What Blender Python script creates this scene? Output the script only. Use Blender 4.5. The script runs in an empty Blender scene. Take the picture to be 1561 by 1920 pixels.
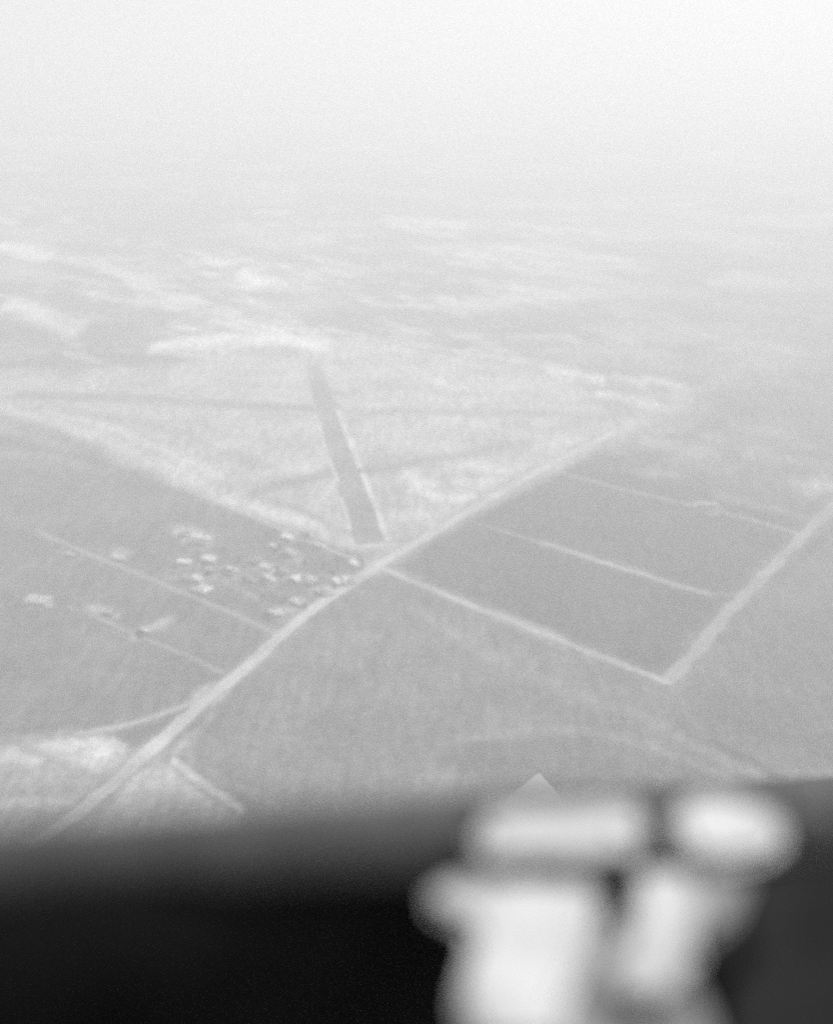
import bpy, bmesh, math, random
import numpy as np
from mathutils import Vector

random.seed(7)
rng = np.random.default_rng(7)
S = bpy.context.scene
C = S.collection

# ------------------------------------------------------------------ camera, sky, sun, exposure
W0, H0, F = 1561.0, 1920.0, 2460.0            # photograph's pixels and focal length in pixels
CAM_Z = 600.0                                  # flying height in metres
PITCH = math.radians(22.4)                     # camera looks down by this much
cam_d = bpy.data.cameras.new('camera')
cam = bpy.data.objects.new('camera', cam_d); C.objects.link(cam)
cam.location = (0, 0, CAM_Z)
cam.rotation_euler = (math.pi/2 - PITCH, 0, 0)
cam_d.sensor_fit = 'VERTICAL'; cam_d.sensor_height = 36.0
cam_d.lens = F/H0*36.0
cam_d.clip_start = 0.05; cam_d.clip_end = 120000
cam_d.dof.use_dof = True
cam_d.dof.focus_distance = 7.2
cam_d.dof.aperture_fstop = cam_d.lens/26.0     # a 26 mm opening: the rim close to the lens is far out of focus
S.camera = cam

SUN_EL, SUN_AZ = math.radians(58), math.radians(30)      # azimuth from +Y towards +X
w = bpy.data.worlds.new('World'); S.world = w; w.use_nodes = True
nt = w.node_tree; nt.nodes.clear()
sky = nt.nodes.new('ShaderNodeTexSky'); sky.sky_type = 'NISHITA'; sky.sun_disc = False
sky.sun_elevation = SUN_EL; sky.sun_rotation = SUN_AZ
sky.dust_density = 4.0; sky.air_density = 1.0
bw = nt.nodes.new('ShaderNodeRGBToBW')
bg = nt.nodes.new('ShaderNodeBackground'); bg.inputs['Strength'].default_value = 0.10
wo = nt.nodes.new('ShaderNodeOutputWorld')
nt.links.new(sky.outputs[0], bw.inputs[0]); nt.links.new(bw.outputs[0], bg.inputs['Color'])
nt.links.new(bg.outputs[0], wo.inputs['Surface'])

sl = bpy.data.lights.new('sun', 'SUN'); sl.energy = 3.0; sl.angle = math.radians(3.0); sl.color = (1, 1, 1)
sun = bpy.data.objects.new('sun', sl); C.objects.link(sun)
sd = Vector((math.sin(SUN_AZ)*math.cos(SUN_EL), math.cos(SUN_AZ)*math.cos(SUN_EL), math.sin(SUN_EL)))
sun.rotation_euler = sd.to_track_quat('Z', 'Y').to_euler()

S.view_settings.view_transform = 'Standard'; S.view_settings.look = 'None'
S.view_settings.exposure = 0.33; S.view_settings.gamma = 1.0
S.view_settings.use_curve_mapping = False
S.cycles.volume_bounces = 3
S.cycles.max_bounces = 8
S.cycles.use_denoising = False

# ------------------------------------------------------------------ pixel -> place
cp, sp = math.cos(PITCH), math.sin(PITCH)
def ray(px, py):
    a, b = (px-W0/2)/F, (py-H0/2)/F
    return Vector((a, cp - b*sp, -sp - b*cp))
def on_plane(px, py, h=-CAM_Z):                 # point on the level plane h metres above the camera (h < 0: below)
    r = ray(px, py); t = h/r.z
    return Vector((r.x*t, r.y*t, CAM_Z+h))
def at_depth(px, py, d):
    return Vector((0, 0, CAM_Z)) + ray(px, py)*d
def gp(px, py):
    p = on_plane(px, py); return (p.x, p.y)
def m_per_px(px, py):                           # metres across and metres in depth per pixel on the ground
    a = on_plane(px, py); b = on_plane(px+1, py); c = on_plane(px, py-1)
    return abs(b.x-a.x), abs(c.y-a.y)

# ------------------------------------------------------------------ materials
def principled(name, rough=0.9, spec=0.1):
    m = bpy.data.materials.new(name); m.use_nodes = True
    b = m.node_tree.nodes['Principled BSDF']
    b.inputs['Roughness'].default_value = rough
    b.inputs['Specular IOR Level'].default_value = spec
    return m, m.node_tree, b
def mat_noise(name, lo, hi, scale, rough=0.9, spec=0.1, detail=6, metallic=0.0, bump=0.0):
    m, t, b = principled(name, rough, spec)
    b.inputs['Metallic'].default_value = metallic
    tc = t.nodes.new('ShaderNodeTexCoord')
    n = t.nodes.new('ShaderNodeTexNoise'); n.inputs['Scale'].default_value = scale; n.inputs['Detail'].default_value = detail
    r = t.nodes.new('ShaderNodeMapRange'); r.inputs['From Min'].default_value = 0.3; r.inputs['From Max'].default_value = 0.7
    r.inputs['To Min'].default_value = lo; r.inputs['To Max'].default_value = hi
    c = t.nodes.new('ShaderNodeCombineColor')
    t.links.new(tc.outputs['Object'], n.inputs['Vector']); t.links.new(n.outputs['Fac'], r.inputs['Value'])
    for k in range(3): t.links.new(r.outputs[0], c.inputs[k])
    t.links.new(c.outputs[0], b.inputs['Base Color'])
    if bump:
        bp = t.nodes.new('ShaderNodeBump'); bp.inputs['Strength'].default_value = bump; bp.inputs['Distance'].default_value = 0.002
        t.links.new(n.outputs['Fac'], bp.inputs['Height']); t.links.new(bp.outputs[0], b.inputs['Normal'])
    return m
def mat_attr(name, fine=0.12, gain=0.25, furrow=0.0):
    """albedo stored on the mesh, broken up by two sizes of earth noise"""
    m, t, b = principled(name, 1.0, 0.0)
    at = t.nodes.new('ShaderNodeAttribute'); at.attribute_name = 'albedo'
    tc = t.nodes.new('ShaderNodeTexCoord')
    val = at.outputs['Fac']
    for sc, g in ((0.012, gain), (fine, gain)):
        n = t.nodes.new('ShaderNodeTexNoise'); n.inputs['Scale'].default_value = sc; n.inputs['Detail'].default_value = 5
        n.inputs['Roughness'].default_value = 0.65
        r = t.nodes.new('ShaderNodeMapRange'); r.inputs['From Min'].default_value = 0.3; r.inputs['From Max'].default_value = 0.7
        r.inputs['To Min'].default_value = 1-g; r.inputs['To Max'].default_value = 1+g
        mu = t.nodes.new('ShaderNodeMath'); mu.operation = 'MULTIPLY'
        t.links.new(tc.outputs['Object'], n.inputs['Vector']); t.links.new(n.outputs['Fac'], r.inputs['Value'])
        t.links.new(val, mu.inputs[0]); t.links.new(r.outputs[0], mu.inputs[1])
        val = mu.outputs[0]
    if furrow:                                     # drilled rows and drainage marks
        mp = t.nodes.new('ShaderNodeMapping'); mp.inputs['Rotation'].default_value = (0, 0, math.radians(-38)); mp.inputs['Scale'].default_value = (1, .22, 1)
        n = t.nodes.new('ShaderNodeTexNoise'); n.inputs['Scale'].default_value = 0.11; n.inputs['Detail'].default_value = 4
        r = t.nodes.new('ShaderNodeMapRange'); r.inputs['From Min'].default_value = 0.32; r.inputs['From Max'].default_value = 0.68
        r.inputs['To Min'].default_value = 1-furrow; r.inputs['To Max'].default_value = 1+furrow
        mu = t.nodes.new('ShaderNodeMath'); mu.operation = 'MULTIPLY'
        t.links.new(tc.outputs['Object'], mp.inputs['Vector']); t.links.new(mp.outputs[0], n.inputs['Vector']); t.links.new(n.outputs['Fac'], r.inputs['Value'])
        t.links.new(val, mu.inputs[0]); t.links.new(r.outputs[0], mu.inputs[1]); val = mu.outputs[0]
    c = t.nodes.new('ShaderNodeCombineColor')
    for k in range(3): t.links.new(val, c.inputs[k])
    t.links.new(c.outputs[0], b.inputs['Base Color'])
    return m

M_ground = mat_attr('earth_and_grass', furrow=0.2)
M_road = mat_attr('dirt_road', 0.2, 0.18)
M_strip = mat_attr('worn_strip', 0.08, 0.25, 0.12)
M_wall = [mat_noise('limewashed_wall', 0.66, 0.82, 0.6), mat_noise('grey_plank_wall', 0.36, 0.48, 0.8)]
M_roof = [mat_noise('bright_metal_roof', 0.74, 0.86, 0.5, 0.6), mat_noise('weathered_roof', 0.62, 0.78, 0.6), mat_noise('dull_grey_roof', 0.46, 0.58, 0.6)]
M_dark = mat_noise('dark_opening', 0.02, 0.04, 1.0)
M_leaf = mat_noise('foliage', 0.06, 0.12, 0.7)
M_bark = mat_noise('bark', 0.06, 0.12, 2.0)
M_black = mat_noise('matt_black_paint', 0.003, 0.008, 30, 0.85, 0.04, bump=0.15)
M_grey = mat_noise('dark_grey_rim_paint', 0.05, 0.08, 25, 0.7, 0.15, bump=0.15)
M_cream = mat_noise('pale_cream_enamel', 0.26, 0.60, 20, 0.5, 0.25, bump=0.2)
M_white = mat_noise('white_enamel', 0.42, 0.56, 35, 0.45, 0.25, bump=0.2)
M_bar = mat_noise('off_white_enamel', 0.32, 0.54, 24, 0.5, 0.25, bump=0.2)
M_lever_shade = mat_noise('lever_shade_grey', 0.12, 0.18, 30, 0.5, 0.4)  # grey of the soft shade beside the lever, put in as colour
M_wall_shade = mat_noise('shade_slab_dark', 0.012, 0.026, 22, 1.0, 0.02, bump=0.3)  # dark tone of the added slab in front of the wall
M_base = mat_noise('worn_grey_metal', 0.13, 0.24, 25, 0.6, 0.2)
M_dope = mat_noise('silver_doped_fabric', 0.25, 0.33, 3, 0.6, 0.2)

def tag(o, label=None, cat=None, group=None, kind=None):
    if label: o['label'] = label
    if cat: o['category'] = cat
    if group: o['group'] = group
    if kind: o['kind'] = kind
    return o
def link_mesh(name, me, mat, parent=None):
    o = bpy.data.objects.new(name, me); C.objects.link(o)
    if mat: me.materials.append(mat)
    o.parent = parent
    return o
def from_bm(name, bm, mat, parent=None, smooth=False):
    me = bpy.data.meshes.new(name); bm.normal_update(); bm.to_mesh(me); bm.free()
    if smooth:
        for p in me.polygons: p.use_smooth = True
    return link_mesh(name, me, mat, parent)

# ------------------------------------------------------------------ noise in the ground's own coordinates
_tab = rng.random((256, 256))
def vnoise(x, y):
    xi = np.floor(x).astype(np.int64); yi = np.floor(y).astype(np.int64)
    fx = x-xi; fy = y-yi; fx = fx*fx*(3-2*fx); fy = fy*fy*(3-2*fy)
    a = _tab[xi & 255, yi & 255]; b = _tab[(xi+1) & 255, yi & 255]
    c = _tab[xi & 255, (yi+1) & 255]; d = _tab[(xi+1) & 255, (yi+1) & 255]
    return (a*(1-fx)+b*fx)*(1-fy) + (c*(1-fx)+d*fx)*fy
def fbm(x, y, size, octv=4, seed=0):
    s = np.zeros_like(x); amp = 1.0; tot = 0
    for k in range(octv):
        f = 2.03**k/size
        s += amp*vnoise(x*f+seed*17.3+k*31.7, y*f+seed*9.1+k*11.3); tot += amp; amp *= 0.55
    return s/tot
def smooth(a, b, v):
    t = np.clip((v-a)/(b-a), 0, 1); return t*t*(3-2*t)

# ------------------------------------------------------------------ the ground: one sheet, finer where it is looked at
ys = np.concatenate(([-20000, -6000, -1500, 0, 300], np.geomspace(500, 9000, 820), np.geomspace(9000, 45000, 60)[1:]))
us = np.concatenate((-np.geomspace(0.46, 3.0, 24)[::-1], np.linspace(-0.45, 0.45, 460), np.geomspace(0.46, 3.0, 24)))
spread = np.maximum(ys, 500.0); spread[0] = 15000; spread[1] = 6000; spread[2] = 2000
GX = (us[None, :]*spread[:, None]); GY = np.repeat(ys[:, None], len(us), 1)
ny, nx = GX.shape
X = GX.ravel(); Y = GY.ravel()

# ground cover: pasture with paler dry ground further out
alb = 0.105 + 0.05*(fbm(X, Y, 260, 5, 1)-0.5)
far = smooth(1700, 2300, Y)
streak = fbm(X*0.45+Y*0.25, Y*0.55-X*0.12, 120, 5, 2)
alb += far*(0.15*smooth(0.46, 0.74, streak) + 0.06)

al = (X-Y)*0.7071; ac = (X+Y)*0.7071
s1 = fbm(al/3.0, ac, 50, 5, 14); s2 = fbm(X, Y, 420, 3, 15); s3 = fbm(al/2.5, ac, 20, 3, 16)
band = smooth(1700, 2100, Y)*(1-0.55*smooth(3300, 5200, Y))
band *= 1-0.85*smooth(-0.10, 0.25, X/np.maximum(Y, 1))
alb += band*0.36*smooth(0.50, 0.64, 0.50*s1+0.22*s2+0.28*s3)*smooth(0.32, 0.58, s2)
wx = (fbm(X, Y, 60, 4, 3)-0.5)+1.6*(fbm(X, Y, 170, 3, 5)-0.5); wy = (fbm(X, Y, 60, 4, 4)-0.5)+1.6*(fbm(X, Y, 170, 3, 7)-0.5)     # ragged edges
def local(pts):
    cx = sum(p[0] for p in pts)/len(pts); cy = sum(p[1] for p in pts)/len(pts)
    return m_per_px(cx, cy)
def seg_dist(qx, qy, P, closed):
    d = np.full(qx.shape, 1e9)
    n = len(P)
    for i in range(n if closed else n-1):
        ax, ay = P[i]; bx, by = P[(i+1) % n]
        dx, dy = bx-ax, by-ay; L2 = dx*dx+dy*dy+1e-9
        t = np.clip(((qx-ax)*dx+(qy-ay)*dy)/L2, 0, 1)
        d = np.minimum(d, np.hypot(qx-ax-t*dx, qy-ay-t*dy))
    return d
def prep(pts, reach, rag):
    sx, sy = local(pts)
    Pw = [gp(*p) for p in pts]
    x0 = min(p[0] for p in Pw)-reach*sx*2; x1 = max(p[0] for p in Pw)+reach*sx*2
    y0 = min(p[1] for p in Pw)-reach*sy*2; y1 = max(p[1] for p in Pw)+reach*sy*2
    idx = np.nonzero((X > x0) & (X < x1) & (Y > y0) & (Y < y1))[0]
    qx = X[idx]/sx + wx[idx]*rag; qy = Y[idx]/sy + wy[idx]*rag
    return idx, qx, qy, [(p[0]/sx, p[1]/sy) for p in Pw]
def area(pts, value, feather=8, rag=10, mix=1.0, patchy=0.0):
    idx, qx, qy, P = prep(pts, feather+rag+5, rag)
    ins = np.zeros(qx.shape, bool); n = len(P)
    for i in range(n):
        ax, ay = P[i]; bx, by = P[(i+1) % n]
        if ay == by: continue
        ins ^= ((ay > qy) != (by > qy)) & (qx < (bx-ax)*(qy-ay)/(by-ay)+ax)
    d = seg_dist(qx, qy, P, True); d = np.where(ins, d, -d)
    k = smooth(-feather, feather, d)*mix
    if patchy: k = k*(1-patchy*smooth(0.40, 0.68, fbm(X[idx], Y[idx], 70, 4, 6)))
    alb[idx] += (value-alb[idx])*k
def stroke(pts, width, value, feather=5, rag=5, mix=1.0, patchy=0.0):
    idx, qx, qy, P = prep(pts, width+feather+rag+5, rag)
    d = seg_dist(qx, qy, P, False)
    k = (1-smooth(max(width/2-feather, 0), width/2+feather, d))*mix
    if patchy: k = k*(1-patchy*smooth(0.40, 0.68, fbm(X[idx], Y[idx], 50, 4, 8)))
    alb[idx] += (value-alb[idx])*k

# the dry triangle with the airstrip, and the country beyond
area([(-300,700),(300,690),(700,640),(1060,700),(1140,770),(1085,850),(900,955),(740,1050),(560,1010),(330,915),(170,850),(-300,760)], 0.43, 16, 14, 0.92, 0.12)
# green fields
area([(-400,830),(120,850),(330,915),(500,980),(700,1060),(520,1190),(420,1280),(300,1340),(-400,1420)], 0.155, 7, 6, 0.95)
area([(720,1065),(900,965),(1060,868),(1120,850),(1300,905),(1561,990),(1561,1000),(1400,1120),(1255,1285)], 0.09, 8, 6, 0.95)
area([(700,1075),(760,1095),(1250,1290),(1420,1130),(1600,970),(2000,1000),(2000,1500),(1500,1700),(500,1700),(340,1400),(430,1290),(560,1165)], 0.158, 7, 8, 0.92)
area([(1120,850),(1250,800),(1450,790),(1700,820),(1700,960),(1540,950),(1330,905)], 0.24, 34, 24, 0.75, 0.6)
area([(1110,720),(1250,700),(1350,750),(1290,830),(1140,850),(1090,800)], 0.30, 30, 30, 0.7, 0.7)
area([(1300,600),(1500,660),(1700,680),(1700,830),(1400,790),(1280,700)], 0.15, 40, 30, 0.4, 0.5)
# darker band in the lower field and bright mottling
area([(560,1190),(700,1120),(900,1190),(1150,1300),(900,1420),(600,1460),(420,1400)], 0.19, 40, 25, 0.6, 0.6)
area([(1270,1300),(1600,1020),(1900,1100),(1700,1480),(1300,1420)], 0.115, 40, 20, 0.7)
area([(860,1390),(1100,1385),(1290,1430),(1400,1480),(1300,1560),(700,1560)], 0.105, 12, 8, 0.7)
stroke([(1330,1395),(1400,1425),(1460,1460)], 22, 0.06, 8, 4, 0.8)
# pale tracks through the lower field
stroke([(760,1135),(860,1195),(960,1255),(1080,1300),(1200,1345),(1300,1400),(1420,1450)], 20, 0.215, 9, 8, 0.8, 0.4)
stroke([(850,1385),(980,1368),(1090,1370),(1210,1395),(1300,1430),(1380,1470)], 16, 0.21, 7, 4, 0.8, 0.2)
stroke([(930,1240),(1000,1262)], 40, 0.23, 16, 10, 0.7, 0.4)
# lower-left dry ground
area([(-300,1400),(0,1385),(120,1378),(200,1372),(260,1395),(310,1405),(400,1340),(330,1420),(450,1520),(430,1640),(-300,1640)], 0.32, 16, 8, 0.95, 0.1)
area([(45,1394),(110,1382),(190,1380),(225,1400),(205,1435),(165,1452),(130,1430)], 0.55, 24, 14, 0.95)
area([(-200,1395),(30,1402),(90,1425),(60,1445),(-200,1440)], 0.42, 9, 6, 0.85)
stroke([(20,1398),(90,1420),(150,1450),(210,1460)], 16, 0.24, 8, 6, 0.7)
area([(-200,1450),(90,1440),(190,1465),(160,1490),(-200,1492)], 0.30, 9, 8, 0.7)
stroke([(-200,1505),(0,1508),(130,1508)], 24, 0.50, 8, 4, 0.8)
area([(240,1440),(330,1430),(440,1515),(420,1580),(180,1570)], 0.44, 12, 6, 0.8, 0.2)
stroke([(312,1410),(330,1440),(395,1495),(440,1525)], 11, 0.22, 6, 3, 0.8)
stroke([(325,1425),(375,1465),(450,1520)], 12, 0.46, 4, 3, 0.9)
stroke([(345,1410),(420,1465),(470,1485),(520,1515)], 14, 0.22, 5, 4, 0.8)
area([(205,1375),(330,1345),(385,1325),(330,1385),(250,1405)], 0.12, 7, 4, 0.9)
area([(770,1450),(850,1440),(880,1470),(820,1500),(760,1490)], 0.20, 18, 6, 0.8)
# village ground
area([(300,1040),(420,985),(520,985),(690,1060),(640,1110),(560,1165),(500,1170),(420,1120),(330,1095)], 0.15, 18, 14, 0.8, 0.5)
for px, py, a, b, v in ((365,1012,38,10,.52),(350,1002,26,8,.36),(227,1043,22,10,.30),(137,1040,22,9,.22),(530,1148,32,14,.30),(505,1152,14,8,.36),
                        (352,1082,40,9,.24),(400,1068,30,10,.26),(505,1065,22,8,.36),(530,1076,20,10,.30),(590,1112,22,8,.30),(480,1052,16,9,.30),
                        (75,1128,27,9,.60),(195,1147,34,10,.40),(552,1040,18,10,.27),(640,1095,30,8,.26)):
    area([(px+a*math.cos(t*math.pi/5+.3), py+b*math.sin(t*math.pi/5)+0.25*a*math.cos(t*math.pi/5)) for t in range(10)], v, 7, 16, 0.9, 0.25)
for px, py, v in ((544,1007,.34),(597,1027,.34),(670,1057,.34),(645,1089,.36),(570,1087,.36),(502,1063,.36),(530,1074,.3),(502,1089,.3),(560,1128,.3),(607,1110,.34),(379,1106,.36),(372,1085,.36),(396,1048,.34),(349,1053,.38),(432,1072,.32),(479,1053,.32),(546,1039,.32),(520,1150,.36),(227,1044,.36),(1325,951,.4)):
    stroke([(px-7, py-2), (px+6, py+5)], 17, v, 7, 12, 0.8, 0.3)
stroke([(255,1192),(285,1175),(322,1160)], 18, 0.34, 7, 5, 0.9)
stroke([(400,1080),(460,1110),(500,1135)], 8, 0.26, 4, 4, 0.8)
stroke([(325,1050),(420,1060),(540,1120)], 8, 0.24, 4, 4, 0.6, 0.4)
# streaks of the dry ground round the strip
for pts, wd, v, mx in (
    ([(30,742),(200,745),(420,758),(600,770)], 14, .17, .85), ([(640,772),(850,772),(1100,778)], 10, .22, .7),
    ([(470,925),(540,902),(625,888)], 15, .18, .85), ([(680,884),(780,868),(900,845),(1000,826)], 12, .20, .75),
    ([(120,765),(300,800),(420,850),(540,885)], 12, .24, .6), ([(480,925),(560,955),(650,1000)], 9, .21, .7),
    ([(0,790),(60,805),(180,845)], 16, .14, .8), ([(430,945),(540,985),(660,1020)], 9, .22, .5),
    ([(0,765),(100,795),(200,825),(330,880),(430,935),(560,985),(690,1025)], 16, .50, .6),
    ([(80,770),(200,800),(300,840),(420,895)], 10, .56, .6), ([(430,770),(580,773),(600,785)], 5, .42, .8),
    ([(680,960),(720,990),(735,1020)], 26, .42, .7), ([(740,1030),(880,955),(1000,890),(1095,838)], 26, .38, .8),
    ([(740,905),(850,905)], 60, .30, .5), ([(765,888),(805,918)], 26, .62, .85), ([(770,922),(805,928)], 12, .58, .8), ([(820,936),(890,944)], 18, .64, .9), ([(850,870),(980,880)], 14, .54, .6), ([(860,905),(930,915)], 20, .60, .7), ([(840,880),(900,872),(960,885)], 12, .56, .7), ([(900,905),(950,900)], 14, .54, .7), ([(700,960),(800,985)], 20, .52, .6), ([(480,960),(600,985)], 12, .56, .6), ([(500,880),(600,872)], 14, .54, .5),
    ([(1000,840),(1080,835)], 20, .56, .7), ([(1120,795),(1180,800)], 18, .44, .6), ([(1030,690),(1120,712)], 16, .66, .9), ([(1100,800),(1210,790)], 24, .46, .7), ([(1210,830),(1330,845)], 22, .34, .7), ([(1380,800),(1500,830)], 26, .30, .6), ([(1230,775),(1330,790)], 14, .16, .6), ([(1400,850),(1540,880)], 22, .30, .6),
    ([(1120,740),(1230,755)], 15, .64, .9), ([(1210,712),(1280,725)], 14, .52, .8), ([(1150,705),(1210,725)], 14, .56, .8),
    ([(1330,820),(1355,825)], 18, .30, .7), ([(1510,918),(1561,912)], 26, .36, .8), ([(1310,948),(1340,952)], 12, .50, .9), ([(1338,942),(1340,962)], 6, .42, .8),
    ([(1195,882),(1270,888)], 12, .26, .7), ([(1340,930),(1440,950),(1520,975)], 12, .24, .5),
    ([(290,652),(350,640),(430,636),(560,640),(610,647)], 18, .74, 1), ([(330,650),(460,648)], 20, .64, .8), ([(310,660),(420,672),(470,672)], 9, .48, .8), ([(600,645),(700,640),(760,655)], 14, .46, .6),
    ([(450,515),(490,530)], 18, .75, 1), ([(505,525),(530,532)], 16, .7, .9), ([(545,520),(560,528)], 12, .48, .7), ([(560,505),(760,508)], 14, .40, .6),
    ([(0,462),(40,466),(90,478)], 19, .75, 1), ([(10,572),(80,588),(150,612)], 24, .66, 1), ([(0,500),(100,525)], 22, .42, .6), ([(1095,838),(1170,800),(1280,745)], 30, .36, .7), ([(1280,745),(1400,690),(1480,660)], 26, .34, .5), ([(180,485),(260,490)], 10, .50, .6), ([(290,510),(320,520)], 10, .50, .7),
    ([(20,640),(90,655)], 20, .34, .7), ([(120,700),(210,690)], 14, .16, .8), ([(90,668),(140,700)], 18, .16, .7), ([(0,720),(300,705),(560,695)], 16, .38, .6),
    ([(930,665),(985,675)], 14, .48, .6), ([(880,658),(930,668)], 10, .48, .7), ([(815,712),(835,725)], 12, .58, .8), ([(850,712),(875,725)], 14, .48, .6),
    ([(960,640),(1080,635)], 10, .48, .6), ([(740,630),(840,640)], 14, .44, .5), ([(560,610),(400,590),(330,580)], 12, .40, .6), ([(420,575),(560,600)], 10, .40, .6),
    ([(640,530),(670,540)], 12, .52, .7), ([(770,570),(790,580)], 10, .52, .7), ([(960,545),(1060,540),(1100,552)], 16, .38, .6), ([(1080,478),(1180,490)], 10, .55, .6),
    ([(690,735),(780,728)], 14, .42, .6), ([(1330,690),(1420,680)], 10, .34, .6), ([(1400,520),(1330,535)], 12, .5, .5), ([(480,395),(540,398)], 8, .7, .6),
    ([(0,845),(40,855)], 20, .26, .8), ([(60,850),(140,875)], 14, .24, .8), ([(0,600),(300,690)], 40, .12, .4), ([(1000,600),(1300,640)], 30, .14, .4), ([(600,560),(800,600)], 30, .16, .3)):
    line = len(pts) > 2 and wd < 20
    stroke(pts, wd*(1.35 if line and v < .3 else 1.05), v*(1.12 if line and v < .3 else 1), wd*0.5, 4 if line else 14, mx if line else mx, 0.15 if line else 0.45)

for pts, wd, v in (([(100,1562),(300,1390),(400,1302),(530,1190),(600,1133),(700,1066)], 36, .24), ([(700,1066),(760,1030),(880,958),(980,900),(1095,838)], 34, .33),
                   ([(712,1064),(880,1135),(1060,1205),(1252,1280)], 24, .21), ([(1246,1284),(1350,1165),(1450,1060),(1570,940)], 34, .18),
                   ([(1022,1020),(1120,1052),(1200,1075),(1332,1115)], 18, .18), ([(65,994),(240,1068),(370,1122),(520,1190)], 18, .17),
                   ([(405,1300),(345,1325),(205,1367),(0,1392)], 24, .22), ([(375,1305),(410,1296)], 34, .46), ([(940,1160),(1050,1202)], 22, .34)):
    stroke(pts, wd, v, wd*0.35, 8, 0.85, 0.3)
alb = np.clip(alb, 0.05, 0.75)

def mesh_grid(name, verts, faces, mat, colour=None):
    me = bpy.data.meshes.new(name)
    me.from_pydata(verts, [], faces); me.update()
    if colour is not None:
        at = me.attributes.new('albedo', 'FLOAT_COLOR', 'POINT')
        buf = np.ones((len(colour), 4), np.float32); buf[:, :3] = np.asarray(colour, np.float32)[:, None]
        at.data.foreach_set('color', buf.ravel())
    return link_mesh(name, me, mat)
def numpy_mesh(name, co, quads):
    me = bpy.data.meshes.new(name)
    me.vertices.add(len(co)); me.vertices.foreach_set('co', co.astype(np.float32).ravel())
    n = len(quads)
    me.loops.add(n*4); me.loops.foreach_set('vertex_index', quads.astype(np.int32).ravel())
    me.polygons.add(n); me.polygons.foreach_set('loop_start', np.arange(0, n*4, 4, dtype=np.int32))
    me.update(calc_edges=True); me.validate()
    return me
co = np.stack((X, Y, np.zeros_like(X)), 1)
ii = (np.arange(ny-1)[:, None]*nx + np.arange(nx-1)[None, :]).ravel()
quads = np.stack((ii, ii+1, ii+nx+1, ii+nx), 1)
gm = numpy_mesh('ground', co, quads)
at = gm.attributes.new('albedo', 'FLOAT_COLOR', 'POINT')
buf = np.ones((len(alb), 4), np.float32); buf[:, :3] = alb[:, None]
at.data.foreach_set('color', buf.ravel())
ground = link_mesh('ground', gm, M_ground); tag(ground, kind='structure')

# ------------------------------------------------------------------ roads, tracks, airstrip
def resample(P, step):
    out = []
    for (a, b) in zip(P[:-1], P[1:]):
        n = max(1, int(math.hypot(b[0]-a[0], b[1]-a[1])/step))
        out += [(a[0]+(b[0]-a[0])*k/n, a[1]+(b[1]-a[1])*k/n) for k in range(n)]
    return out + [P[-1]]
def road(name, pts, width, value, z, rag=0.25, taper=0.0, step=9, kind='structure', fade=None):
    """ragged-edged strip; width in metres, a crowned profile of five points"""
    P = resample([gp(*p) for p in pts], step)
    n = len(P); V = []; col = []; Fc = []
    s = rng.random()*100
    for i, p in enumerate(P):
        a = P[max(i-1, 0)]; b = P[min(i+1, n-1)]
        dx, dy = b[0]-a[0], b[1]-a[1]; L = math.hypot(dx, dy); nxn, nyn = -dy/L, dx/L
        wl = width*0.5*(1+rag*(2*float(vnoise(np.array([i*0.7+s]), np.array([3.3]))[0])-1))
        wr = width*0.5*(1+rag*(2*float(vnoise(np.array([i*0.7+s]), np.array([9.7]))[0])-1))
        v = value*(0.82+0.36*float(vnoise(np.array([i*0.35+s]), np.array([21.1]))[0]))
        for o, h, c in ((-wl, 0.0, .72), (-wl*.5, .06, 1.0), (0, .10, .93), (wr*.5, .06, 1.02), (wr, 0.0, .72)):
            V.append((p[0]+nxn*o, p[1]+nyn*o, z+h)); col.append(v*c)
    for i in range(n-1):
        for k in range(4):
            a = i*5+k; Fc.append((a, a+1, a+6, a+5))
    o = mesh_grid(name, V, Fc, M_road, col)
    o['kind'] = kind
    return o
main_pts = [(-60,1690),(100,1562),(200,1482),(300,1390),(350,1345),(400,1302),(470,1242),(530,1190),(600,1133),(700,1066),(760,1030),(880,958),(980,900),(1095,838),(1150,812)]
road('main_road', main_pts, 15.5, 0.46, 0.30, 0.30)
road('field_road', [(712,1064),(790,1098),(880,1135),(960,1165),(1060,1205),(1160,1245),(1252,1280)], 11, 0.38, 0.20, 0.5)
road('field_road', [(1246,1284),(1300,1225),(1350,1165),(1400,1112),(1450,1060),(1500,1008),(1570,940),(1650,865)], 16, 0.30, 0.16, 0.45)
road('farm_track', [(885,978),(940,995),(1000,1013),(1020,1022)], 5, 0.26, 0.12, 0.4)
road('farm_track', [(1022,1020),(1060,1032),(1120,1052),(1200,1075),(1270,1098),(1332,1115)], 9, 0.35, 0.13, 0.45)
road('farm_track', [(1330,1114),(1395,1116)], 7, 0.21, 0.11, 0.3)
road('farm_track', [(1045,887),(1120,905),(1200,925),(1320,953),(1400,972),(1495,1000)], 8, 0.26, 0.12, 0.5)
road('farm_track', [(65,994),(120,1018),(170,1040),(240,1068),(300,1093),(370,1122),(430,1148),(520,1190)], 9, 0.28, 0.12, 0.45)
road('farm_track', [(125,1136),(180,1156),(235,1182),(275,1198),(350,1229),(420,1264)], 6.5, 0.27, 0.12, 0.5)
road('side_road', [(405,1300),(345,1325),(270,1350),(205,1367),(140,1378)], 8.5, 0.36, 0.20, 0.45)
road('village_road', [(700,1063),(640,1040),(560,1008),(480,972),(400,940),(340,912)], 6, 0.36, 0.14, 0.35)

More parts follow.
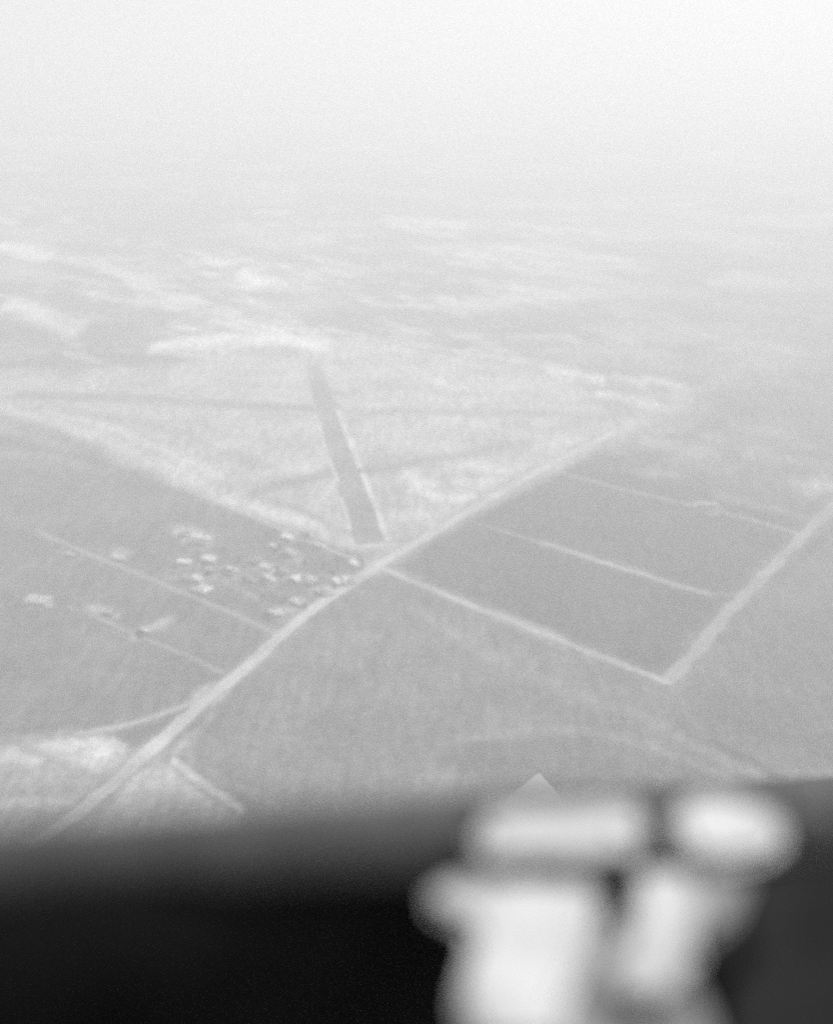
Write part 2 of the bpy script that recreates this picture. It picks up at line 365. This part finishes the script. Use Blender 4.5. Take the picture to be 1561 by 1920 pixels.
def sheet(name, pts, value, z, kind='structure', step=12, width=None):
    """polygon sheet with a fine grid so that its albedo can wear unevenly"""
    Pw = [gp(*p) for p in pts]
    bm = bmesh.new()
    f = bm.faces.new([bm.verts.new((p[0], p[1], z)) for p in Pw])
    bmesh.ops.triangulate(bm, faces=[f])
    for _ in range(5):
        es = [e for e in bm.edges if e.calc_length() > step*2]
        if not es: break
        bmesh.ops.subdivide_edges(bm, edges=es, cuts=1)
        bmesh.ops.triangulate(bm, faces=bm.faces[:])
    bm.normal_update()
    for fc in bm.faces:
        if fc.normal.z < 0: fc.normal_flip()
    me = bpy.data.meshes.new(name); bm.to_mesh(me); bm.free()
    xs = np.array([v.co.x for v in me.vertices]); yv = np.array([v.co.y for v in me.vertices])
    col = value*(0.8+0.4*fbm(xs, yv, 45, 4, 12))
    a = me.attributes.new('albedo', 'FLOAT_COLOR', 'POINT')
    b = np.ones((len(col), 4), np.float32); b[:, :3] = col[:, None]; a.data.foreach_set('color', b.ravel())
    o = link_mesh(name, me, M_strip); o['kind'] = kind
    return o
sheet('airstrip', [(571,686),(604,684),(640,775),(662,835),(682,890),(702,945),(728,1015),(668,1022),(655,998),(638,930),(612,850),(598,785),(584,735)], 0.22, 0.10)
road('airstrip_verge', [(634,768),(645,800),(662,842),(676,878)], 8.5, 0.55, 0.16, 0.25)
road('airstrip_verge', [(680,888),(693,922),(705,952),(716,985),(727,1016)], 7.5, 0.58, 0.16, 0.25)
road('airstrip_verge', [(604,688),(618,722),(630,752)], 6, 0.40, 0.16, 0.3)
road('airstrip_verge', [(598,792),(610,842),(628,890),(634,905)], 4.5, 0.48, 0.16, 0.3)
road('airstrip_verge', [(640,932),(650,966),(657,995)], 4.5, 0.50, 0.16, 0.3)
road('airstrip_verge', [(570,690),(580,735),(590,768)], 4.5, 0.40, 0.16, 0.3)

# ------------------------------------------------------------------ houses
def house_meshes(L, Wd, H, R, hip):
    """walls with a gable, a roof of two thick slopes (or four on a hipped house), chimney, door, windows"""
    parts = {}
    l, w2 = L/2, Wd/2
    bm = bmesh.new()
    b = [bm.verts.new(v) for v in ((-l,-w2,0),(l,-w2,0),(l,w2,0),(-l,w2,0))]
    t = [bm.verts.new(v) for v in ((-l,-w2,H),(l,-w2,H),(l,w2,H),(-l,w2,H))]
    for i in range(4): bm.faces.new((b[i], b[(i+1)%4], t[(i+1)%4], t[i]))
    if not hip:
        g0 = bm.verts.new((-l,0,H+R-.12)); g1 = bm.verts.new((l,0,H+R-.12))
        bm.faces.new((t[3], t[0], g0)); bm.faces.new((t[1], t[2], g1))
    parts['wall'] = bm
    o = 0.5; bm = bmesh.new(); rl = l+o if not hip else l-w2*0.8
    k = R/w2
    lo = [bm.verts.new(v) for v in ((-l-o,-w2-o,H-o*k),(l+o,-w2-o,H-o*k),(l+o,w2+o,H-o*k),(-l-o,w2+o,H-o*k))]
    rd = [bm.verts.new((-rl,0,H+R)), bm.verts.new((rl,0,H+R))]
    bm.faces.new((lo[0], lo[1], rd[1], rd[0])); bm.faces.new((lo[2], lo[3], rd[0], rd[1]))
    if hip: bm.faces.new((lo[1], lo[2], rd[1])); bm.faces.new((lo[3], lo[0], rd[0]))
    bmesh.ops.solidify(bm, geom=bm.faces[:], thickness=0.14)
    parts['roof'] = bm
    bm = bmesh.new(); bmesh.ops.create_cube(bm, size=1)
    bmesh.ops.scale(bm, vec=(.8,.8,1.8), verts=bm.verts); bmesh.ops.translate(bm, vec=(l*.45, w2*.15, H+R+.45), verts=bm.verts)
    parts['chimney'] = bm
    bm = bmesh.new(); bmesh.ops.create_cube(bm, size=1)
    bmesh.ops.scale(bm, vec=(1.1,.12,2.1), verts=bm.verts); bmesh.ops.translate(bm, vec=(0,-w2-.03,1.06), verts=bm.verts)
    parts['door'] = bm
    return {k: bm_to(k, v) for k, v in parts.items()}
def bm_to(name, bm):
    bmesh.ops.recalc_face_normals(bm, faces=bm.faces[:])
    me = bpy.data.meshes.new(name); bm.to_mesh(me); bm.free(); return me
win_bm = bmesh.new(); bmesh.ops.create_cube(win_bm, size=1); bmesh.ops.scale(win_bm, vec=(1.1,.1,1.2), verts=win_bm.verts)
win_me = bm_to('window', win_bm); win_me.materials.append(M_dark)
KIND = []
for (L, Wd, H, R, hip, wm, rm) in ((11,9.5,2.7,1.4,False,0,0),(12,10,2.8,1.5,True,0,0),(10,8.5,2.5,1.2,False,0,1),(8,7.5,2.4,1.0,False,1,2),(17,11,3.2,1.7,False,0,0)):
    ms = house_meshes(L, Wd, H, R, hip)
    ms['wall'].materials.append(M_wall[wm]); ms['roof'].materials.append(M_roof[rm]); ms['chimney'].materials.append(M_wall[1]); ms['door'].materials.append(M_dark)
    KIND.append((L, Wd, H, ms))
def house(px, py, kind, rz, label, group=None, name='house', scale=1.0, chimney=True):
    L, Wd, H, ms = KIND[kind]
    x, y = gp(px, py+3)
    r = bpy.data.objects.new(name, None); C.objects.link(r)
    r.location = (x, y, 0.0); r.rotation_euler = (0, 0, math.radians(rz)); r.scale = (scale,)*3
    tag(r, label, 'house' if name == 'house' else 'shed', group)
    for k in ('wall', 'roof', 'door'):
        o = bpy.data.objects.new(k, ms[k]); C.objects.link(o); o.parent = r
        if k == 'roof' and chimney:
            c = bpy.data.objects.new('chimney', ms['chimney']); C.objects.link(c); c.parent = o
    for sx in (-.3, .3):
        for sy in (-1, 1):
            o = bpy.data.objects.new('window', win_me); C.objects.link(o); o.parent = r
            o.location = (sx*L, sy*(Wd/2+.03), H*.52)
    return r
VG = 'small grey-roofed houses scattered in the village'
A = -35
H_ = [
 (544,1007,0,-35,'bright white house by itself where the village meets the dry ground',None),
 (597,1027,0,-35,'bright white house behind the village beside the pale track to the junction',None),
 (670,1057,2,-60,'pale house closest to the junction of main road and airstrip',None),
 (651,1089,1,-62,'white hipped-roof house standing right on the verge of the main road',None),
 (637,1090,2,-62,'pale gabled house tucked behind the hipped-roof house by the main road',None),
 (563,1086,1,-58,'white hipped-roof house of a close pair in the middle of the village',None),
 (582,1088,2,-58,'smaller pale gabled house of a close pair in the middle of the village',None),
 (501,1062,2,-40,'pale gabled house on a light yard in the heart of the village',None),
 (529,1073,3,-40,None,VG),
 (502,1089,2,-50,'pale house on the dark grass south of the village yard',None),
 (560,1128,2,-45,'pale house alone on the grass between main road and village',None),
 (612,1110,2,-62,'pale gabled house of a pair lined up along the main road',None),
 (600,1108,3,-62,'grey shed-like house of a pair lined up along the main road',None),
 (379,1106,1,-30,'white hipped-roof house beside the farm track that borders the village',None),
 (374,1085,0,-30,'bright white gabled house set back from the farm track',None),
 (352,1085,3,-30,None,VG),
 (396,1048,0,-30,'bright white gabled house on the far side of the village from the main road',None),
 (349,1053,2,-15,'long pale house at the open end of the village',None),
 (374,1015,4,-18,'large white barn on the bright yard beyond the village',None),
 (346,1001,3,-18,'small grey outbuilding on the bright yard beyond the village',None),
 (432,1072,2,-35,'pale house beside the path through the village',None),
 (398,1068,3,-30,None,VG),
 (479,1053,3,-40,None,VG),
 (548,1038,2,-40,'pale house below the lone white house at the dry ground',None),
 (540,1040,3,-40,None,VG),
 (558,1001,3,-35,'small grey house next to the lone white house at the dry ground',None),
 (529,1149,2,-50,'pale house on the light patch near the main road bend',None),
 (508,1154,3,-50,'grey house on the light patch near the main road bend',None),
 (516,1023,3,-50,None,VG),
 (227,1044,2,-25,'isolated pale farmhouse on a light yard above the farm track',None),
 (137,1039,3,-25,'isolated grey farmhouse beside the end of the farm track',None),
 (75,1127,4,-15,'long white barn in the field where the lower farm track ends',None),
 (205,1147,3,-20,'low grey barn on the light patch beside the lower farm track',None),
 (268,1186,3,-50,'small grey barn where a pale strip meets the lower farm track',None),
 (1325,951,4,-15,'pale barn on a white wedge of ground beside the far farm track',None),
]
for h in H_:
    px, py, kd, rz, lab, grp = h
    house(px, py, kd, rz, lab or 'small dull grey-roofed house among the trees of the village', grp, scale=random.uniform(1.3, 1.5))

# ------------------------------------------------------------------ trees
def tree_meshes(seed, h, r, flat):
    rd = random.Random(seed)
    bm = bmesh.new()
    def limb(a, b, ra, rb):
        a = Vector(a); b = Vector(b); d = (b-a).normalized(); s = d.orthogonal().normalized(); t = d.cross(s)
        ra_ = [bm.verts.new(a+(s*math.cos(k*1.0472)+t*math.sin(k*1.0472))*ra) for k in range(6)]
        rb_ = [bm.verts.new(b+(s*math.cos(k*1.0472)+t*math.sin(k*1.0472))*rb) for k in range(6)]
        for k in range(6): bm.faces.new((ra_[k], ra_[(k+1)%6], rb_[(k+1)%6], rb_[k]))
    limb((0,0,-.1), (0.1,0,h*.45), .28, .2); limb((0.1,0,h*.45), (0,.1,h*.8), .2, .06)
    clumps = []
    for k in range(16):
        a = rd.uniform(0, 6.283); q = math.sqrt(rd.random())*r*.8; z = h*(.42+.5*rd.random()*(1-.45*q/r))
        clumps.append((Vector((q*math.cos(a), q*math.sin(a), z)), r*rd.uniform(.28, .48)))
    for c, cr in clumps[:6]: limb((0.1,0,h*.38), c, .11, .03)
    trunk = bm_to('trunk', bm); trunk.materials.append(M_bark)
    bm = bmesh.new()
    for c, cr in clumps:
        for _ in range(34):
            v = Vector((rd.gauss(0,1), rd.gauss(0,1), rd.gauss(0,1))).normalized()*cr*rd.uniform(.6, 1.05); v.z *= flat
            p = c+v; n = (v.normalized()+Vector((rd.uniform(-.6,.6), rd.uniform(-.6,.6), rd.uniform(0,.8)))).normalized()
            s = n.orthogonal().normalized(); t = n.cross(s); sz = rd.uniform(.22, .42)*r/3.2
            bm.faces.new([bm.verts.new(p+s*a*sz+t*b*sz*.7) for a, b in ((-1,-.3),(0,-1),(1,.2),(.1,1))])
    me = bpy.data.meshes.new('crown'); bm.to_mesh(me); bm.free(); me.materials.append(M_leaf)
    return trunk, me
TREES = [tree_meshes(1, 8, 3.6, .8), tree_meshes(2, 10, 3.4, 1.0), tree_meshes(3, 6, 2.8, .8)]
def tree(px, py, label, group, name='tree'):
    x, y = gp(px, py)
    r = bpy.data.objects.new(name, None); C.objects.link(r)
    r.location = (x, y, 0); r.rotation_euler = (0, 0, random.uniform(0, 6.28)); s = random.uniform(.8, 1.25); r.scale = (s, s, s*random.uniform(.85, 1.15))
    tag(r, label, 'tree', group)
    tk, cr = random.choice(TREES)
    for nm, me in (('trunk', tk), ('crown', cr)):
        o = bpy.data.objects.new(nm, me); C.objects.link(o); o.parent = r
taken = [(h[0], h[1]) for h in H_]
def free(px, py, q=9): return all(abs(px-a) > q or abs(py-b) > q for a, b in taken)
n = 0
vill = [(330,1070),(360,1035),(420,1040),(470,1030),(500,1005),(530,1020),(575,1012),(620,1040),(640,1060),(655,1075),(620,1085),(600,1070),(570,1065),(545,1058),(515,1075),(485,1078),(460,1088),(440,1095),(415,1090),(405,1100),
        (470,1105),(520,1105),(540,1095),(545,1112),(580,1108),(590,1125),(572,1140),(550,1142),(490,1125),(455,1068),(380,1066),(366,1070),(610,1060),(630,1075),(520,1040),(495,1040),(560,1030),(585,1040),(535,1128),(515,1135),(390,1088),(425,1058),(450,1050),(605,1095)]
for px, py in vill[::2]:
    px += random.uniform(-5, 5); py += random.uniform(-4, 4)
    if not free(px, py): continue
    tree(px, py, 'dark leafy tree among the pale houses of the village', 'trees among the village houses')
# ------------------------------------------------------------------ the aircraft the picture is taken from
air = bpy.data.objects.new('aircraft', None); C.objects.link(air)
air.location = at_depth(900, 1700, 0.7)
tag(air, 'dark rim and side of an aircraft cockpit with pale metal fitting and pointed wing tip', 'aircraft')
bpy.context.view_layer.update()
inv = air.matrix_world.inverted()
def loc(v): return inv @ v
# rim line: runs from close on one side away past the fitting
def rim_pt(px):
    y = 1616 + (1476-1616)*px/1561.0
    inv_d = 2.75 + (0.5-2.75)*px/1561.0
    return at_depth(px, y, 1/inv_d)
R0, R1 = rim_pt(-420), rim_pt(1690)
axis = (R1-R0); flat = Vector((axis.x, axis.y, 0)).normalized()
outw = Vector((-flat.y, flat.x, 0))                # horizontal, away from the cockpit
if outw.y < 0: outw = -outw
N = 60
def rim_curve(k):
    p = R0+(R1-R0)*k/N
    return p
# side wall: closed slab under the rim, slightly bulged
bm = bmesh.new(); rings = []
prof = [(0.0,-0.010),(-0.004,-0.06),(-0.006,-0.20),(0.02,-0.6),(0.10,-1.4),(0.18,-2.4),(0.24,-2.45),(0.16,-1.4),(0.07,-0.6),(0.036,-0.20),(0.034,-0.06),(0.030,-0.010)]
for k in range(N+1):
    p = rim_curve(k)
    rings.append([bm.verts.new(loc(p+outw*a+Vector((0,0,b)))) for a, b in prof])
for k in range(N):
    for j in range(len(prof)):
        bm.faces.new((rings[k][j], rings[k][(j+1)%len(prof)], rings[k+1][(j+1)%len(prof)], rings[k+1][j]))
bm.faces.new(rings[0][::-1]); bm.faces.new(rings[-1])
bmesh.ops.recalc_face_normals(bm, faces=bm.faces[:])
side = from_bm('cockpit_side', bm, M_black, air, True); tag(side, 'matt black inner side wall of the cockpit')
# padded rim on top of it
bm = bmesh.new(); rings = []
ax = axis.normalized(); up2 = Vector((0,0,1)); up2 = (up2-ax*ax.dot(up2)).normalized(); s2 = ax.cross(up2)
for k in range(N+1):
    p0 = rim_curve(k); dd = (p0-Vector((0, 0, CAM_Z))).length
    rr = min(0.075, max(0.012, 0.034*dd))*(1+0.02*math.sin(k*2.1))
    p = p0+outw*0.015-up2*(rr*1.0-0.008)
    rings.append([bm.verts.new(loc(p+(s2*math.cos(t*math.tau/14)+up2*math.sin(t*math.tau/14))*rr)) for t in range(14)])
for k in range(N):
    for j in range(14): bm.faces.new((rings[k][j], rings[k][(j+1)%14], rings[k+1][(j+1)%14], rings[k+1][j]))
bm.faces.new(rings[0][::-1]); bm.faces.new(rings[-1]); bmesh.ops.recalc_face_normals(bm, faces=bm.faces[:])
rim = from_bm('rim', bm, M_grey, side, True)

def slab(name, pts, h, th, mat, parent, bev=0.006, tilt=0.0):
    """plate whose top lies h metres from the camera's level, outline through the given pixels, rounded edges"""
    P = [on_plane(px, py, h) for px, py in pts]
    cy = sum(p.y for p in P)/len(P)
    bm = bmesh.new()
    vs = [bm.verts.new(loc(p+Vector((0, 0, (p.y-cy)*tilt)))) for p in P]
    f = bm.faces.new(vs); f.normal_update()
    if f.normal.z < 0: f.normal_flip()
    e = bmesh.ops.extrude_face_region(bm, geom=[f])
    bmesh.ops.translate(bm, vec=(0,0,-th), verts=[v for v in e['geom'] if isinstance(v, bmesh.types.BMVert)])
    bmesh.ops.recalc_face_normals(bm, faces=bm.faces[:])
    bmesh.ops.bevel(bm, geom=bm.edges[:], offset=bev, segments=3, affect='EDGES', clamp_overlap=True)
    return from_bm(name, bm, mat, parent)
fit = slab('bracket', [(872,1606),(1128,1606),(1122,1680),(1108,1750),(1085,1820),(1050,1890),(1060,1960),(895,1960),(862,1900),(862,1850),(880,1790),(888,1752),(872,1724),(828,1712),(800,1682),(812,1648),(868,1636)], -0.402, 0.011, M_cream, air, 0.004)
tag(fit, 'pale cream metal bracket fixed inside the cockpit rim')
slab('crossbar', [(905,1512),(1040,1502),(1130,1492),(1205,1500),(1218,1550),(1200,1606),(1090,1618),(980,1612),(890,1620),(878,1565)], -0.3915, 0.009, M_bar, fit, 0.006)
slab('lever', [(1182,1622),(1300,1622),(1345,1650),(1338,1705),(1305,1780),(1290,1850),(1235,1886),(1165,1880),(1130,1840),(1150,1780),(1180,1700)], -0.398, 0.010, M_bar, fit, 0.005)
slab('base_plate', [(1085,1730),(1180,1722),(1285,1800),(1320,1868),(1360,1990),(1020,1990),(1040,1868)], -0.410, 0.012, M_base, fit, 0.004)
wall_shade = slab('shade_slab', [(1360,1612),(1480,1572),(1640,1548),(1900,1530),(1950,2150),(1270,2150),(1285,1800)], -0.44, 0.05, M_wall_shade, air, 0.02)  # added dark slab: its blurred edge stands in for the wall's shading
tag(wall_shade, 'added dark slab that softens the shade on the cockpit wall')
def ellipsoid(name, px, py, h, rx, ry, rz, mat, parent):
    bm = bmesh.new(); bmesh.ops.create_uvsphere(bm, u_segments=24, v_segments=14, radius=1)
    bmesh.ops.scale(bm, vec=(rx, ry, rz), verts=bm.verts)
    bmesh.ops.translate(bm, vec=loc(on_plane(px, py, h)), verts=bm.verts)
    return from_bm(name, bm, mat, parent, True)
slab('knob', [(1268,1500),(1300,1484),(1360,1482),(1410,1498),(1462,1520),(1478,1552),(1455,1590),(1400,1606),(1340,1612),(1288,1596),(1262,1550)], -0.386, 0.012, M_white, fit, 0.005)
slab('lever_shade', [(1280,1600),(1420,1612),(1400,1660),(1372,1720),(1318,1760)], -0.396, 0.008, M_lever_shade, fit, 0.003)  # added grey slab standing in for the shaded halo beside the lever
def rod(name, a, b, r, mat, parent):
    bm = bmesh.new(); a = loc(a); b = loc(b); d = (b-a).normalized(); s = d.orthogonal().normalized(); t = d.cross(s)
    A_ = [bm.verts.new(a+(s*math.cos(k*math.tau/12)+t*math.sin(k*math.tau/12))*r) for k in range(12)]
    B_ = [bm.verts.new(b+(s*math.cos(k*math.tau/12)+t*math.sin(k*math.tau/12))*r) for k in range(12)]
    for k in range(12): bm.faces.new((A_[k], A_[(k+1)%12], B_[(k+1)%12], B_[k]))
    bm.faces.new(A_[::-1]); bm.faces.new(B_); bmesh.ops.recalc_face_normals(bm, faces=bm.faces[:])
    return from_bm(name, bm, mat, parent, True)
rod('stem', on_plane(1200, 1556, -0.397), on_plane(1330, 1550, -0.393), 0.004, M_grey, fit)
for bx, by in ((930,1555),(1165,1555)):
    rod('bolt', on_plane(bx, by, -0.3895), on_plane(bx, by, -0.3895)-Vector((0,0,0.012)), 0.005, M_bar, fit)

# pointed wing, its tip showing over the rim
hw = -2.6
tip = on_plane(1010, 1450, hw); rgt = on_plane(1046, 1488, hw); lft = on_plane(950, 1494, hw)
dr = (rgt-tip).normalized(); dl = (lft-tip).normalized()
bm = bmesh.new(); rows = []
for k in range(15):
    q = k/14*2.4
    row_t = []; row_b = []
    for j in range(9):
        u = j/8
        p = tip+(dl*(1-u)+dr*u)*q
        th = 0.11*math.sin(math.pi*u)**0.6*min(1, q/0.8+.04)+0.004
        row_t.append(bm.verts.new(loc(p+Vector((0,0,th*.4))))); row_b.append(bm.verts.new(loc(p-Vector((0,0,th*.8)))))
    rows.append((row_t, row_b))
for (t0, b0), (t1, b1) in zip(rows[:-1], rows[1:]):
    for j in range(8):
        bm.faces.new((t0[j], t0[j+1], t1[j+1], t1[j])); bm.faces.new((b0[j+1], b0[j], b1[j], b1[j+1]))
    bm.faces.new((t0[0], t1[0], b1[0], b0[0])); bm.faces.new((t1[8], t0[8], b0[8], b1[8]))
bmesh.ops.remove_doubles(bm, verts=bm.verts, dist=1e-4); bmesh.ops.recalc_face_normals(bm, faces=bm.faces[:])
wing = from_bm('wing', bm, M_dope, air, True); tag(wing, 'pale pointed wing tip showing above the dark rim')

# ------------------------------------------------------------------ haze
bm = bmesh.new(); bmesh.ops.create_cube(bm, size=1)
bmesh.ops.scale(bm, vec=(160000, 100000, 607), verts=bm.verts); bmesh.ops.translate(bm, vec=(0, 10000, 302.5), verts=bm.verts)
hm = bpy.data.materials.new('haze_air'); hm.use_nodes = True
t = hm.node_tree; t.nodes.clear()
vol = t.nodes.new('ShaderNodeVolumePrincipled'); out = t.nodes.new('ShaderNodeOutputMaterial')
vol.inputs['Color'].default_value = (0.97, 0.97, 0.97, 1); vol.inputs['Density'].default_value = 5.7e-4
vol.inputs['Density Attribute'].default_value = ''
vol.inputs['Anisotropy'].default_value = 0.35
t.links.new(vol.outputs[0], out.inputs['Volume'])
haze = from_bm('haze', bm, hm); tag(haze, kind='stuff')
